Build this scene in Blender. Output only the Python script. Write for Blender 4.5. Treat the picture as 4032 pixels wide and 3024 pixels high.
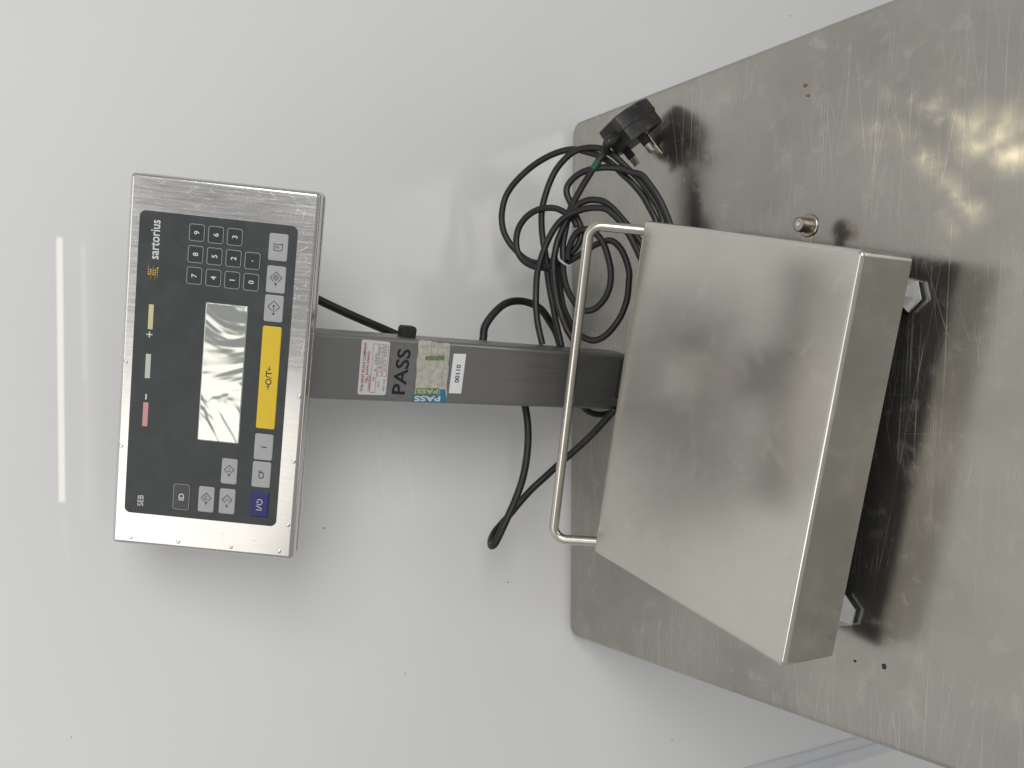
import bpy, bmesh, math, random
from mathutils import Vector, Matrix
random.seed(7)
S = bpy.context.scene
COL = S.collection
for o in list(bpy.data.objects): bpy.data.objects.remove(o)

# ------------------------------------------------------------------ camera
F_PX = 3875.28                       # focal length in pixels of the 4032 wide photograph
PITCH, YAW, ROLL = 0.56518, 0.01348, 0.01405
CAM = Vector((-0.00473, -0.92215, 0.66475))
FWD = Vector((math.sin(YAW)*math.cos(PITCH), math.cos(YAW)*math.cos(PITCH), -math.sin(PITCH)))
_r = Vector((math.cos(YAW), -math.sin(YAW), 0)); _u = _r.cross(FWD)
RGT = _r*math.cos(ROLL) + _u*math.sin(ROLL)
UPV = -_r*math.sin(ROLL) + _u*math.cos(ROLL)
cam = bpy.data.cameras.new('camera'); camo = bpy.data.objects.new('camera', cam); COL.objects.link(camo)
cam.sensor_width = 36; cam.sensor_fit = 'HORIZONTAL'; cam.lens = 36*F_PX/4032
cam.clip_start = .02; cam.clip_end = 50
cx, cy, cz = -UPV, RGT, -FWD         # the phone was held upright, the picture lies on its side
camo.matrix_world = Matrix(((cx.x, cy.x, cz.x, CAM.x), (cx.y, cy.y, cz.y, CAM.y), (cx.z, cy.z, cz.z, CAM.z), (0, 0, 0, 1)))
S.camera = camo

# ------------------------------------------------------------------ light
W = bpy.data.worlds.new('World'); S.world = W; W.use_nodes = True
bg = W.node_tree.nodes['Background']; bg.inputs[0].default_value = (1, .995, .985, 1); bg.inputs[1].default_value = .32
S.view_settings.view_transform = 'Standard'; S.view_settings.look = 'None'
S.view_settings.exposure = 0; S.view_settings.gamma = 1
def area(name, loc, target, w, h, power, col):
    l = bpy.data.lights.new(name, 'AREA'); l.shape = 'RECTANGLE'; l.size = w; l.size_y = h; l.energy = power; l.color = col
    o = bpy.data.objects.new(name, l); COL.objects.link(o); o.location = loc
    d = Vector(target) - Vector(loc); o.rotation_euler = d.to_track_quat('-Z', 'Y').to_euler()
    return o
area('doorway_light', (-.45, -.73, 1.16), (0, -.13, .45), .44, .36, .70, (1, .94, .85))
area('roof_light', (1.0, -2.55, 1.75), (-.15, 0, -.1), 1.9, 1.3, 38, (1, .99, .972))
area('skylight', (-.5, -.85, 2.25), (-.5, -.84, 0), 2.2, 1.0, 9, (1, .975, .94))
def glint(name, loc, target, energy, col, size, mask):
    """sunlight thrown back by polished metal: a narrow lamp whose beam has a shape"""
    l = bpy.data.lights.new(name, 'SPOT'); l.energy = energy; l.color = col; l.spot_size = size; l.spot_blend = 0; l.shadow_soft_size = .0006
    o = bpy.data.objects.new(name, l); COL.objects.link(o)
    q = (Vector(target)-Vector(loc)).to_track_quat('-Z', 'Y'); o.location = loc; o.rotation_euler = q.to_euler()
    inv = (Matrix.Translation(loc) @ q.to_matrix().to_4x4()).inverted()
    def uvp(P): v = inv @ Vector(P); return Vector((v.x/v.z, v.y/v.z))
    l.use_nodes = True; nt = l.node_tree; em = nt.nodes['Emission']
    tc = nt.nodes.new('ShaderNodeTexCoord'); sp = nt.nodes.new('ShaderNodeSeparateXYZ'); nt.links.new(tc.outputs['Normal'], sp.inputs[0])
    def mt(op, a, b=None, c=None):
        n = nt.nodes.new('ShaderNodeMath'); n.operation = op
        for i, v in enumerate((a, b, c)):
            if v is None: continue
            if isinstance(v, (int, float)): n.inputs[i].default_value = v
            else: nt.links.new(v, n.inputs[i])
        return n.outputs[0]
    u = mt('DIVIDE', sp.outputs[0], sp.outputs[2]); v = mt('DIVIDE', sp.outputs[1], sp.outputs[2])
    nt.links.new(mask(nt, mt, u, v, uvp), em.inputs['Strength'])
    return o
def sstep(nt, mt, x, lo, hi):
    n = nt.nodes.new('ShaderNodeMapRange'); n.interpolation_type = 'SMOOTHSTEP'
    n.inputs['From Min'].default_value = lo; n.inputs['From Max'].default_value = hi; nt.links.new(x, n.inputs['Value']); return n.outputs[0]
def bar(nt, mt, u, v, p0, p1, half, soft, endsoft):
    c = (p0+p1)/2; d = (p1-p0); a = d.length/2; d.normalize()
    du = mt('SUBTRACT', u, c.x); dv = mt('SUBTRACT', v, c.y)
    al = mt('ABSOLUTE', mt('ADD', mt('MULTIPLY', du, d.x), mt('MULTIPLY', dv, d.y)))
    pe = mt('ABSOLUTE', mt('ADD', mt('MULTIPLY', du, -d.y), mt('MULTIPLY', dv, d.x)))
    return mt('MULTIPLY', sstep(nt, mt, al, a+endsoft, a-endsoft), sstep(nt, mt, pe, half+soft, half-soft))

# ------------------------------------------------------------------ pixel helpers
def ray(px, py): return FWD + RGT*((3024-py-1512)/F_PX) - UPV*((px-2016)/F_PX)
def onz(px, py, z): d = ray(px, py); return CAM + d*((z-CAM.z)/d.z)
def ony(px, py, y): d = ray(px, py); return CAM + d*((y-CAM.y)/d.y)
def onplane(px, py, P, n): d = ray(px, py); return CAM + d*((P-CAM).dot(n)/d.dot(n))

# scale frame: a to the right along the pan, b to the back, z up
SYAW = -0.22887; ZT = 0.0855
AX = Vector((math.cos(SYAW), math.sin(SYAW), 0)); AY = Vector((-math.sin(SYAW), math.cos(SYAW), 0)); UZ = Vector((0, 0, 1))
O = Vector((-0.0002, -0.19359, 0))
SC = Matrix.Translation(O) @ Matrix.Rotation(SYAW, 4, 'Z')
SCI = SC.inverted()
PW, PD, PH = .32, .2467, .0555
# column frame (x right, y up the column, z out of its front)
COLUP = (AX*.02615 + AY*.02204 + UZ).normalized()
COLN = -(AY - COLUP*AY.dot(COLUP)).normalized()
COLX = COLUP.cross(COLN)
CO = O + AX*-.0055 + AY*.072 + UZ*ZT
def frame(o, x, y, z): return Matrix(((x.x, y.x, z.x, o.x), (x.y, y.y, z.y, o.y), (x.z, y.z, z.z, o.z), (0, 0, 0, 1)))
CM = frame(CO, COLX, COLUP, COLN); CMI = CM.inverted()
def colp(px, py): v = CMI @ onplane(px, py, CO, COLN); return (v.x, v.y)
# terminal face frame
TYAW, TTILT, TROLL = .0494, .5444, -.0031
TW, TH = .2975, .1473
TO = O + AX*-.0011 + AY*.060 + UZ*(ZT+.3609)
e1 = AX*math.cos(TYAW) + AY*math.sin(TYAW); nh = e1.cross(UZ)
e2 = UZ*math.cos(TTILT) - nh*math.sin(TTILT)
TX = e1*math.cos(TROLL) + e2*math.sin(TROLL); TY = -e1*math.sin(TROLL) + e2*math.cos(TROLL); TN = TX.cross(TY)
TM = frame(TO, TX, TY, TN); TMI = TM.inverted()
def face(px, py): v = TMI @ onplane(px, py, TO, TN); return (v.x, v.y)
K = 900/2212
F1 = lambda X, Y: face(400+X*K, 600+Y*K)
F2 = lambda X, Y: face(400+X*K, 1100+Y*K)
F3 = lambda X, Y: face(400+X*K, 1600+Y*K)
KS = 480/2212
P1 = lambda X, Y: colp(1380+X*KS, 1300+Y*KS)

def wall_mask(nt, mt, u, v, uvp):
    q = lambda x, y: uvp(ony(x, y, .006))
    w = (q(233, 1400)-q(258, 1400)).length/2
    a = bar(nt, mt, u, v, q(234, 936), q(244, 1976), w, w*.18, .002)
    b_ = bar(nt, mt, u, v, q(328, 966), q(336, 1495), w*.75, w*.3, .002)
    c_ = bar(nt, mt, u, v, q(338, 1495), q(341, 1930), w*.6, w*.4, .004)
    d_ = bar(nt, mt, u, v, q(248, 2030), q(272, 2220), w*.9, w*.5, .012)
    return mt('ADD', mt('ADD', a, mt('MULTIPLY', b_, .20)), mt('ADD', mt('MULTIPLY', c_, .07), mt('MULTIPLY', d_, .09)))
glint('sun_glint', (.0, -.62, 1.45), ony(290, 1500, .006), 30.0, (1, .90, .76), .7, wall_mask)
def table_mask(nt, mt, u, v, uvp):
    q = lambda x, y: uvp(onz(x, y, 0))
    cb = nt.nodes.new('ShaderNodeCombineXYZ'); nt.links.new(u, cb.inputs[0]); nt.links.new(v, cb.inputs[1])
    def nz(sc, det):
        n = nt.nodes.new('ShaderNodeTexNoise'); n.inputs['Scale'].default_value = sc; n.inputs['Detail'].default_value = det; n.inputs['Roughness'].default_value = .6
        nt.links.new(cb.outputs[0], n.inputs['Vector']); return n.outputs['Fac']
    wob = mt('MULTIPLY', mt('SUBTRACT', nz(16, 2), .5), .018)
    u2 = mt('ADD', u, wob); v2 = mt('ADD', v, mt('MULTIPLY', wob, -.7))
    out = None
    for pts, hw, k in ((((3330, 515), (3480, 500), (3600, 570), (3700, 690), (3790, 790), (3850, 880)), .0075, .75),
                       (((3390, 580), (3500, 560), (3570, 590)), .004, .5),
                       (((3460, 375), (3600, 415), (3720, 455), (3810, 500)), .006, .85),
                       (((3830, 460), (3870, 520), (3860, 610)), .011, .8),
                       (((3930, 480), (3970, 560), (3960, 640)), .013, .7),
                       (((3700, 910), (3730, 870), (3725, 960)), .008, .6),
                       (((3500, 160), (3700, 200), (3680, 330)), .018, .16)):
        P = [q(*p) for p in pts]
        for i in range(len(P)-1):
            m = mt('MULTIPLY', bar(nt, mt, u2, v2, P[i], P[i+1], hw*.6, hw*1.3, hw*1.2), k)
            out = m if out is None else mt('MAXIMUM', out, m)
    return mt('MULTIPLY', out, sstep(nt, mt, nz(45, 3), .18, .72))
glint('sun_glint', (.42, -.03, 1.1), onz(3720, 560, 0), 15.0, (1, .86, .58), .9, table_mask)

# ------------------------------------------------------------------ materials
def mat(name):
    m = bpy.data.materials.new(name); m.use_nodes = True
    nt = m.node_tree; return m, nt, nt.nodes['Principled BSDF']
def nd(nt, t, **k):
    n = nt.nodes.new(t)
    for a, v in k.items():
        if a.startswith('i_'): n.inputs[a[2:]].default_value = v
        else: setattr(n, a, v)
    return n
def ramp(nt, src, a, b, ca=0., cb=1.):
    n = nd(nt, 'ShaderNodeMapRange'); n.inputs['From Min'].default_value = a; n.inputs['From Max'].default_value = b
    n.inputs['To Min'].default_value = ca; n.inputs['To Max'].default_value = cb
    nt.links.new(src, n.inputs['Value']); return n.outputs[0]
def math_(nt, op, a, b=None):
    n = nd(nt, 'ShaderNodeMath', operation=op)
    for i, v in enumerate((a, b)):
        if v is None: continue
        if isinstance(v, (int, float)): n.inputs[i].default_value = v
        else: nt.links.new(v, n.inputs[i])
    return n.outputs[0]
def noise(nt, co, scale, detail=2., rough=.5, dist=0.):
    n = nd(nt, 'ShaderNodeTexNoise'); n.inputs['Scale'].default_value = scale; n.inputs['Detail'].default_value = detail
    n.inputs['Roughness'].default_value = rough; n.inputs['Distortion'].default_value = dist
    if co is not None: nt.links.new(co, n.inputs['Vector'])
    return n.outputs['Fac']
def coords(nt): return nd(nt, 'ShaderNodeTexCoord').outputs['Object']
def streak(nt, co, ang, along, across, off=0., lo=.68, hi=.74, bend=.0):
    """thin long scratches running at angle ang in the XY plane"""
    src = co
    if bend:
        nz = nd(nt, 'ShaderNodeTexNoise'); nz.inputs['Scale'].default_value = 4; nz.inputs['Detail'].default_value = 1; nt.links.new(co, nz.inputs['Vector'])
        v = nd(nt, 'ShaderNodeVectorMath', operation='MULTIPLY_ADD'); nt.links.new(nz.outputs['Color'], v.inputs[0])
        v.inputs[1].default_value = (bend, bend, 0); nt.links.new(co, v.inputs[2]); src = v.outputs[0]
    r = nd(nt, 'ShaderNodeMapping'); r.inputs['Rotation'].default_value = (0, 0, ang); r.inputs['Location'].default_value = (off, off*1.7, off*.3)
    nt.links.new(src, r.inputs['Vector'])
    m = nd(nt, 'ShaderNodeMapping'); m.inputs['Scale'].default_value = (along, across, 1); nt.links.new(r.outputs[0], m.inputs['Vector'])
    return ramp(nt, noise(nt, m.outputs[0], 1, 1.5, .5), lo, hi)
def mixc(nt, fac, a, b):
    n = nd(nt, 'ShaderNodeMix', data_type='RGBA')
    if isinstance(fac, (int, float)): n.inputs['Factor'].default_value = fac
    else: nt.links.new(fac, n.inputs['Factor'])
    for s, v in ((n.inputs['A'], a), (n.inputs['B'], b)):
        if isinstance(v, tuple): s.default_value = (*v, 1)
        else: nt.links.new(v, s)
    return n.outputs['Result']
def bump(nt, h, bs, strength, dist):
    b = nd(nt, 'ShaderNodeBump'); b.inputs['Strength'].default_value = strength; b.inputs['Distance'].default_value = dist
    nt.links.new(h, b.inputs['Height']); nt.links.new(b.outputs[0], bs.inputs['Normal'])
def simple(name, col, rough=.5, metal=0., spec=.5, grain=0., gscale=400):
    m, nt, bs = mat(name)
    bs.inputs['Roughness'].default_value = rough; bs.inputs['Metallic'].default_value = metal
    bs.inputs['Specular IOR Level'].default_value = spec
    co = coords(nt)
    n = noise(nt, co, gscale, 4, .6)
    c = mixc(nt, ramp(nt, n, .3, .75), tuple(v*(1-grain) for v in col), tuple(min(1, v*(1+grain)) for v in col))
    nt.links.new(c, bs.inputs['Base Color'])
    return m

def m_table():
    m, nt, bs = mat('table_steel'); co = coords(nt)
    big = noise(nt, co, 9, 5, .6); mid = noise(nt, co, 45, 5, .65, .5); fine = noise(nt, co, 300, 3, .6)
    s = streak(nt, co, .06, 6, 900, 1, .63, .73, .02)
    for a, al, ac, of, lo in ((-.13, 6, 1000, 3, .64), (.22, 7, 900, 5, .66), (-.35, 8, 1000, 9, .69), (.6, 9, 1000, 13, .72), (1.5, 8, 1000, 17, .715), (2.3, 9, 1000, 19, .72)):
        s = math_(nt, 'MAXIMUM', s, streak(nt, co, a, al, ac, of, lo, lo+.10, .03))
    wear = ramp(nt, noise(nt, co, 8, 4, .65), .42, .60)
    s = math_(nt, 'MULTIPLY', s, ramp(nt, wear, 0, 1, .06, .85))
    dk = math_(nt, 'MAXIMUM', streak(nt, co, 2.1, 12, 700, 31, .735, .79, .05), streak(nt, co, .62, 12, 700, 37, .735, .79, .05))
    smear = ramp(nt, mid, .55, .72)
    base = mixc(nt, ramp(nt, big, .35, .68), (.355, .343, .312), (.435, .42, .38))
    base = mixc(nt, math_(nt, 'MULTIPLY', smear, .5), base, (.53, .51, .46))
    base = mixc(nt, math_(nt, 'MULTIPLY', s, .42), base, (.76, .74, .69))
    base = mixc(nt, math_(nt, 'MULTIPLY', dk, .45), base, (.28, .27, .25))
    nt.links.new(base, bs.inputs['Base Color'])
    met = math_(nt, 'SUBTRACT', .93, math_(nt, 'MULTIPLY', s, .33)); met = math_(nt, 'SUBTRACT', met, math_(nt, 'MULTIPLY', smear, .07))
    nt.links.new(met, bs.inputs['Metallic'])
    r = math_(nt, 'ADD', ramp(nt, big, .3, .7, .19, .24), math_(nt, 'MULTIPLY', smear, .10))
    r = math_(nt, 'ADD', r, math_(nt, 'MULTIPLY', s, .2))
    nt.links.new(r, bs.inputs['Roughness'])
    hgt = math_(nt, 'MULTIPLY', noise(nt, co, 14, 2), 3)
    bump(nt, math_(nt, 'ADD', hgt, math_(nt, 'MULTIPLY', fine, .05)), bs, .25, .0006)
    return m
def m_pan():
    m, nt, bs = mat('pan_steel'); co = coords(nt)
    big = noise(nt, co, 13, 5, .6); mid = noise(nt, co, 38, 6, .65, .8)
    smear = ramp(nt, mid, .54, .70)
    base = mixc(nt, ramp(nt, big, .35, .7), (.575, .558, .508), (.625, .605, .552))
    base = mixc(nt, math_(nt, 'MULTIPLY', smear, .3), base, (.69, .67, .61))
    sp = ramp(nt, noise(nt, co, 190, 1, .5), .80, .83)
    sp = math_(nt, 'MULTIPLY', sp, ramp(nt, noise(nt, co, 20, 1), .5, .6))
    base = mixc(nt, math_(nt, 'MULTIPLY', sp, .6), base, (.12, .11, .09))
    s = math_(nt, 'MAXIMUM', streak(nt, co, .1, 12, 600, 2, .73, .78, .02), streak(nt, co, 1.35, 14, 500, 7, .745, .79, .02))
    base = mixc(nt, math_(nt, 'MULTIPLY', s, .35), base, (.82, .80, .74))
    nt.links.new(base, bs.inputs['Base Color'])
    nt.links.new(math_(nt, 'SUBTRACT', .80, math_(nt, 'MULTIPLY', smear, .05)), bs.inputs['Metallic'])
    nt.links.new(math_(nt, 'ADD', ramp(nt, big, .3, .7, .165, .195), math_(nt, 'MULTIPLY', smear, .05)), bs.inputs['Roughness'])
    bump(nt, noise(nt, co, 9, 1), bs, .2, .002)
    return m
def m_brushed(name, col, rough, ang=0., along=20, across=900, contrast=.15, metal=1., scr=0., dents=0.):
    m, nt, bs = mat(name); co = coords(nt)
    mp = nd(nt, 'ShaderNodeMapping'); mp.inputs['Rotation'].default_value = (0, 0, ang); nt.links.new(co, mp.inputs[0])
    mp2 = nd(nt, 'ShaderNodeMapping'); mp2.inputs['Scale'].default_value = (along, across, along); nt.links.new(mp.outputs[0], mp2.inputs[0])
    g = noise(nt, mp2.outputs[0], 1, 3, .6)
    base = mixc(nt, ramp(nt, g, .3, .7), tuple(c*(1-contrast) for c in col), tuple(min(1, c*(1+contrast)) for c in col))
    r = ramp(nt, g, .3, .7, rough*.8, rough*1.25)
    if scr:
        s = streak(nt, co, .15, 60, 1800, 3, .68, .75, .01)
        for a, of in ((1.0, 9), (2.2, 15), (1.6, 21)):
            s = math_(nt, 'MAXIMUM', s, streak(nt, co, a, 70, 1700, of, .69, .75, .01))
        s = math_(nt, 'MULTIPLY', s, ramp(nt, noise(nt, co, 18, 2), .4, .6, .3, 1))
        base = mixc(nt, math_(nt, 'MULTIPLY', s, scr), base, (.92, .92, .92))
        r = math_(nt, 'ADD', r, math_(nt, 'MULTIPLY', s, .25))
    nt.links.new(base, bs.inputs['Base Color']); nt.links.new(r, bs.inputs['Roughness'])
    bs.inputs['Metallic'].default_value = metal
    hgt = math_(nt, 'MULTIPLY', g, .03)
    if dents: hgt = math_(nt, 'ADD', hgt, math_(nt, 'MULTIPLY', noise(nt, co, 30, 2), dents))
    bump(nt, hgt, bs, .3, .001)
    return m
def m_wall():
    m, nt, bs = mat('wall_plastic'); co = coords(nt)
    big = noise(nt, co, 2.5, 3, .6)
    base = mixc(nt, ramp(nt, big, .3, .7), (.84, .845, .845), (.87, .875, .875))
    sp = ramp(nt, noise(nt, co, 120, 1, .4), .815, .83)
    sp = math_(nt, 'MULTIPLY', sp, ramp(nt, noise(nt, co, 12, 1), .56, .6))
    base = mixc(nt, math_(nt, 'MULTIPLY', sp, .7), base, (.10, .09, .08))
    nt.links.new(base, bs.inputs['Base Color'])
    nt.links.new(ramp(nt, noise(nt, co, 6, 4, .6), .3, .7, .10, .2), bs.inputs['Roughness'])
    bs.inputs['Specular IOR Level'].default_value = .5
    bump(nt, noise(nt, co, 5, 1), bs, .25, .003)
    return m
def m_overlay():
    m, nt, bs = mat('overlay_film'); co = coords(nt)
    n = noise(nt, co, 40, 5, .65, .6)
    nt.links.new(mixc(nt, ramp(nt, n, .4, .72), (.039, .045, .048), (.056, .063, .067)), bs.inputs['Base Color'])
    nt.links.new(ramp(nt, n, .3, .7, .36, .5), bs.inputs['Roughness'])
    bs.inputs['Specular IOR Level'].default_value = .35
    bump(nt, noise(nt, co, 25, 2), bs, .15, .001)
    return m
def m_lcd():
    m, nt, bs = mat('lcd_film'); co = coords(nt)
    bs.inputs['Base Color'].default_value = (.66, .69, .65, 1); bs.inputs['Metallic'].default_value = .9; bs.inputs['Roughness'].default_value = .13
    h = noise(nt, co, 13, 3.0, .5, 1.4)
    bump(nt, h, bs, 1, .0030)
    return m
def m_cable():
    m, nt, bs = mat('cable_rubber'); co = coords(nt)
    n = noise(nt, co, 60, 5, .7)
    nt.links.new(mixc(nt, ramp(nt, n, .5, .72), (.011, .011, .012), (.034, .026, .020)), bs.inputs['Base Color'])
    nt.links.new(ramp(nt, noise(nt, co, 30, 4), .3, .7, .38, .6), bs.inputs['Roughness'])
    bump(nt, noise(nt, co, 500, 3), bs, .15, .0005)
    return m
def m_plug():
    m, nt, bs = mat('plug_plastic'); co = coords(nt)
    n = noise(nt, co, 70, 6, .7)
    nt.links.new(mixc(nt, ramp(nt, n, .48, .72), (.018, .018, .019), (.085, .062, .044)), bs.inputs['Base Color'])
    bs.inputs['Roughness'].default_value = .42
    return m
def m_worn():
    m, nt, bs = mat('worn_label_paper'); co = coords(nt)
    n = noise(nt, co, 160, 6, .7); n2 = noise(nt, co, 700, 2, .5)
    c = mixc(nt, ramp(nt, n, .35, .65), (.40, .385, .33), (.60, .58, .51))
    c = mixc(nt, ramp(nt, n2, .70, .76), c, (.08, .08, .07))
    nt.links.new(c, bs.inputs['Base Color']); bs.inputs['Roughness'].default_value = .6
    return m
M = dict(table=m_table(), pan=m_pan(), wall=m_wall(), overlay=m_overlay(), lcd=m_lcd(), cable=m_cable(), plug=m_plug(), worn=m_worn())
M['shell'] = m_brushed('housing_steel', (.66, .655, .645), .20, math.pi/2, 25, 700, .05, .97, .35, .2)
M['column'] = m_brushed('column_steel', (.30, .30, .30), .44, math.pi/2, 8, 800, .04, .88)
M['rail'] = simple('rail_steel', (.64, .61, .55), .27, 1., grain=.06, gscale=90)
M['chrome'] = m_brushed('chrome', (.80, .80, .80), .12, 0, 100, 100, .05, 1.)
M['darksteel'] = simple('dark_frame_paint', (.02, .02, .02), .6)
M['trim'] = simple('trim_plastic', (.74, .76, .80), .25, grain=.03, gscale=60)
M['keygrey'] = simple('key_grey', (.38, .39, .395), .5, grain=.05, gscale=150)
M['keydark'] = simple('key_dark', (.030, .034, .038), .28, grain=.1, gscale=150)
M['keyyellow'] = simple('key_yellow', (.72, .50, .02), .4, grain=.03, gscale=150)
M['keyblue'] = simple('key_blue', (.012, .014, .13), .4, grain=.06, gscale=150)
M['inkblack'] = simple('ink_black', (.012, .012, .014), .5)
M['inkwhite'] = simple('ink_white', (.68, .70, .70), .5)
M['inkgrey'] = simple('ink_grey', (.33, .35, .36), .5)
M['gold'] = simple('ink_gold', (.55, .36, .06), .4)
M['barred'] = simple('bar_pink', (.60, .30, .30), .5)
M['barwhite'] = simple('bar_pale_green', (.50, .56, .50), .5)
M['baryellow'] = simple('bar_yellow', (.58, .56, .30), .5)
M['paper'] = simple('label_paper', (.66, .67, .68), .5, grain=.03, gscale=90)
M['paperbright'] = simple('label_paper_bright', (.82, .83, .85), .5)
M['inkred'] = simple('ink_red', (.38, .03, .03), .5)
M['foil'] = simple('grey_foil', (.21, .21, .21), .4, .3, grain=.12, gscale=120)
M['blue'] = simple('label_blue', (.03, .20, .38), .5, grain=.3, gscale=350)
M['green'] = simple('label_green', (.17, .24, .11), .6, grain=.5, gscale=420)
M['clear'] = simple('clear_tie', (.5, .52, .52), .3)
M['greentape'] = simple('green_tape', (.015, .09, .05), .5, grain=.3, gscale=500)
M['brass'] = simple('pin_nickel', (.74, .70, .62), .18, 1.)
M['rust'] = simple('rust', (.30, .16, .06), .8, grain=.5, gscale=600)
M['bracket'] = simple('tarnished_steel', (.42, .38, .32), .35, .95, grain=.35, gscale=160)
M['vial'] = simple('vial_liquid', (.42, .46, .42), .08, 0, .8)
M['paleline'] = simple('pale_plastic', (.93, .93, .93), .6)
M['bubble'] = simple('vial_bubble', (.62, .68, .64), .05, 0, .8)

# ------------------------------------------------------------------ mesh builder
class MB:
    def __init__(s): s.v = []; s.f = []; s.m = []
    def add(s, vs, fs, mi=0):
        b = len(s.v); s.v += [tuple(v) for v in vs]
        for f in fs: s.f.append([b+i for i in f]); s.m.append(mi)
    def rings(s, rings, mi=0, cap0=True, cap1=True, closed=True):
        n = len(rings[0]); b = len(s.v)
        for r in rings: s.v += [tuple(p) for p in r]
        for k in range(len(rings)-1):
            for i in range(n if closed else n-1):
                j = (i+1) % n
                s.f.append([b+k*n+i, b+k*n+j, b+(k+1)*n+j, b+(k+1)*n+i]); s.m.append(mi)
        if cap0: s.f.append([b+i for i in range(n)][::-1]); s.m.append(mi)
        if cap1: s.f.append([b+(len(rings)-1)*n+i for i in range(n)]); s.m.append(mi)
    def rsolid(s, c, w, h, r, prof, mi=0, seg=5, cap0=True, cap1=True):
        """rounded rectangle rings; prof = [(inset, z), ...] bottom to top"""
        rs = []
        for d, z in prof:
            rs.append([(x+c[0], y+c[1], z) for x, y in rrect(w-2*d, h-2*d, max(r-d, .00005), seg)])
        s.rings(rs, mi, cap0, cap1)
    def cyl(s, c, r, z0, z1, mi=0, n=24, bev=0.):
        prof = [(r, z0), (r, z1)] if not bev else [(r-bev, z0), (r, z0+bev), (r, z1-bev), (r-bev, z1)]
        s.lathe(c, prof, mi, n)
    def lathe(s, c, prof, mi=0, n=24, cap0=True, cap1=True, ph=0.):
        s.rings([[(c[0]+r*math.cos(ph+2*math.pi*i/n), c[1]+r*math.sin(ph+2*math.pi*i/n), z) for i in range(n)] for r, z in prof], mi, cap0, cap1)
    def box(s, x0, x1, y0, y1, z0, z1, mi=0, bev=0.):
        s.rsolid(((x0+x1)/2, (y0+y1)/2), x1-x0, y1-y0, bev or .0001, [(bev, z0), (0, z0+bev), (0, z1-bev), (bev, z1)] if bev else [(0, z0), (0, z1)], mi, 2)
    def tube(s, pts, r, mi=0, n=10, smooth=6, caps=True):
        P = catmull(pts, smooth) if smooth else [Vector(p) for p in pts]
        rs = []; t0 = (P[1]-P[0]).normalized()
        up = Vector((0, 0, 1)) if abs(t0.z) < .9 else Vector((1, 0, 0))
        nrm = (up - t0*up.dot(t0)).normalized()
        for i, p in enumerate(P):
            t = (P[min(i+1, len(P)-1)] - P[max(i-1, 0)]).normalized()
            nrm = (nrm - t*nrm.dot(t)).normalized(); bi = t.cross(nrm)
            rr = r(i/(len(P)-1)) if callable(r) else r
            rs.append([p + (nrm*math.cos(2*math.pi*k/n) + bi*math.sin(2*math.pi*k/n))*rr for k in range(n)])
        s.rings(rs, mi, caps, caps)
    def ribbon(s, pts, w, z, mi=0, closed=False):
        """flat line of width w through 2-D points"""
        n = len(pts); V2 = [Vector(p) for p in pts]; L = []; R = []
        for i in range(n):
            a = V2[(i-1) % n] if (closed or i > 0) else None; b = V2[(i+1) % n] if (closed or i < n-1) else None
            d1 = (V2[i]-a).normalized() if a is not None else None; d2 = (b-V2[i]).normalized() if b is not None else None
            if d1 is None: d1 = d2
            if d2 is None: d2 = d1
            n1 = Vector((-d1.y, d1.x)); n2 = Vector((-d2.y, d2.x)); m = (n1+n2)
            m = m.normalized() if m.length > 1e-6 else n1
            k = min(1/max(m.dot(n1), .3), 2.5)
            L.append((*(V2[i]+m*w/2*k), z)); R.append((*(V2[i]-m*w/2*k), z))
        fs = []
        for i in range(n if closed else n-1):
            j = (i+1) % n; fs.append([n+i, n+j, j, i])
        s.add(L+R, fs, mi)
    def poly(s, pts, z, mi=0): s.add([(*p, z) for p in pts], [list(range(len(pts)))], mi)
    def disc(s, c, r, z, mi=0, n=12): s.poly([(c[0]+r*math.cos(2*math.pi*i/n), c[1]+r*math.sin(2*math.pi*i/n)) for i in range(n)], z, mi)
    def text(s, body, c, w, h, z, mi=0, bold=0., rot=0., flip=False):
        vs, fs = text_mesh(body, bold)
        x0 = min(v[0] for v in vs); x1 = max(v[0] for v in vs); y0 = min(v[1] for v in vs); y1 = max(v[1] for v in vs)
        kx = w/(x1-x0); ky = h/(y1-y0) if h else kx
        if not w: kx = ky
        out = []
        for v in vs:
            x = (v[0]-(x0+x1)/2)*kx; y = (v[1]-(y0+y1)/2)*ky
            out.append((c[0]+x*math.cos(rot)-y*math.sin(rot), c[1]+x*math.sin(rot)+y*math.cos(rot), z))
        s.add(out, fs, mi)
    def build(s, name, mats, parent=None, mw=None, smooth=35, kind=None, wn=True):
        me = bpy.data.meshes.new(name); me.from_pydata(s.v, [], s.f)
        for m in (mats if isinstance(mats, (list, tuple)) else [mats]): me.materials.append(M[m])
        me.polygons.foreach_set('material_index', s.m)
        me.validate(); me.update()
        if smooth:
            me.polygons.foreach_set('use_smooth', [True]*len(me.polygons)); me.set_sharp_from_angle(angle=math.radians(smooth))
        o = bpy.data.objects.new(name, me); COL.objects.link(o)
        if parent is not None: o.parent = parent
        if mw is not None: o.matrix_local = mw
        if kind: o['kind'] = kind
        if smooth and wn:
            w = o.modifiers.new('weighted_normal', 'WEIGHTED_NORMAL'); w.weight = 100; w.keep_sharp = True
        return o
def rrect(w, h, r, seg=5):
    r = min(r, w/2*.999, h/2*.999); out = []
    for cx_, cy_, a0 in ((w/2-r, h/2-r, 0), (-w/2+r, h/2-r, 90), (-w/2+r, -h/2+r, 180), (w/2-r, -h/2+r, 270)):
        for i in range(seg+1):
            a = math.radians(a0+90*i/seg); out.append((cx_+r*math.cos(a), cy_+r*math.sin(a)))
    return out
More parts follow.
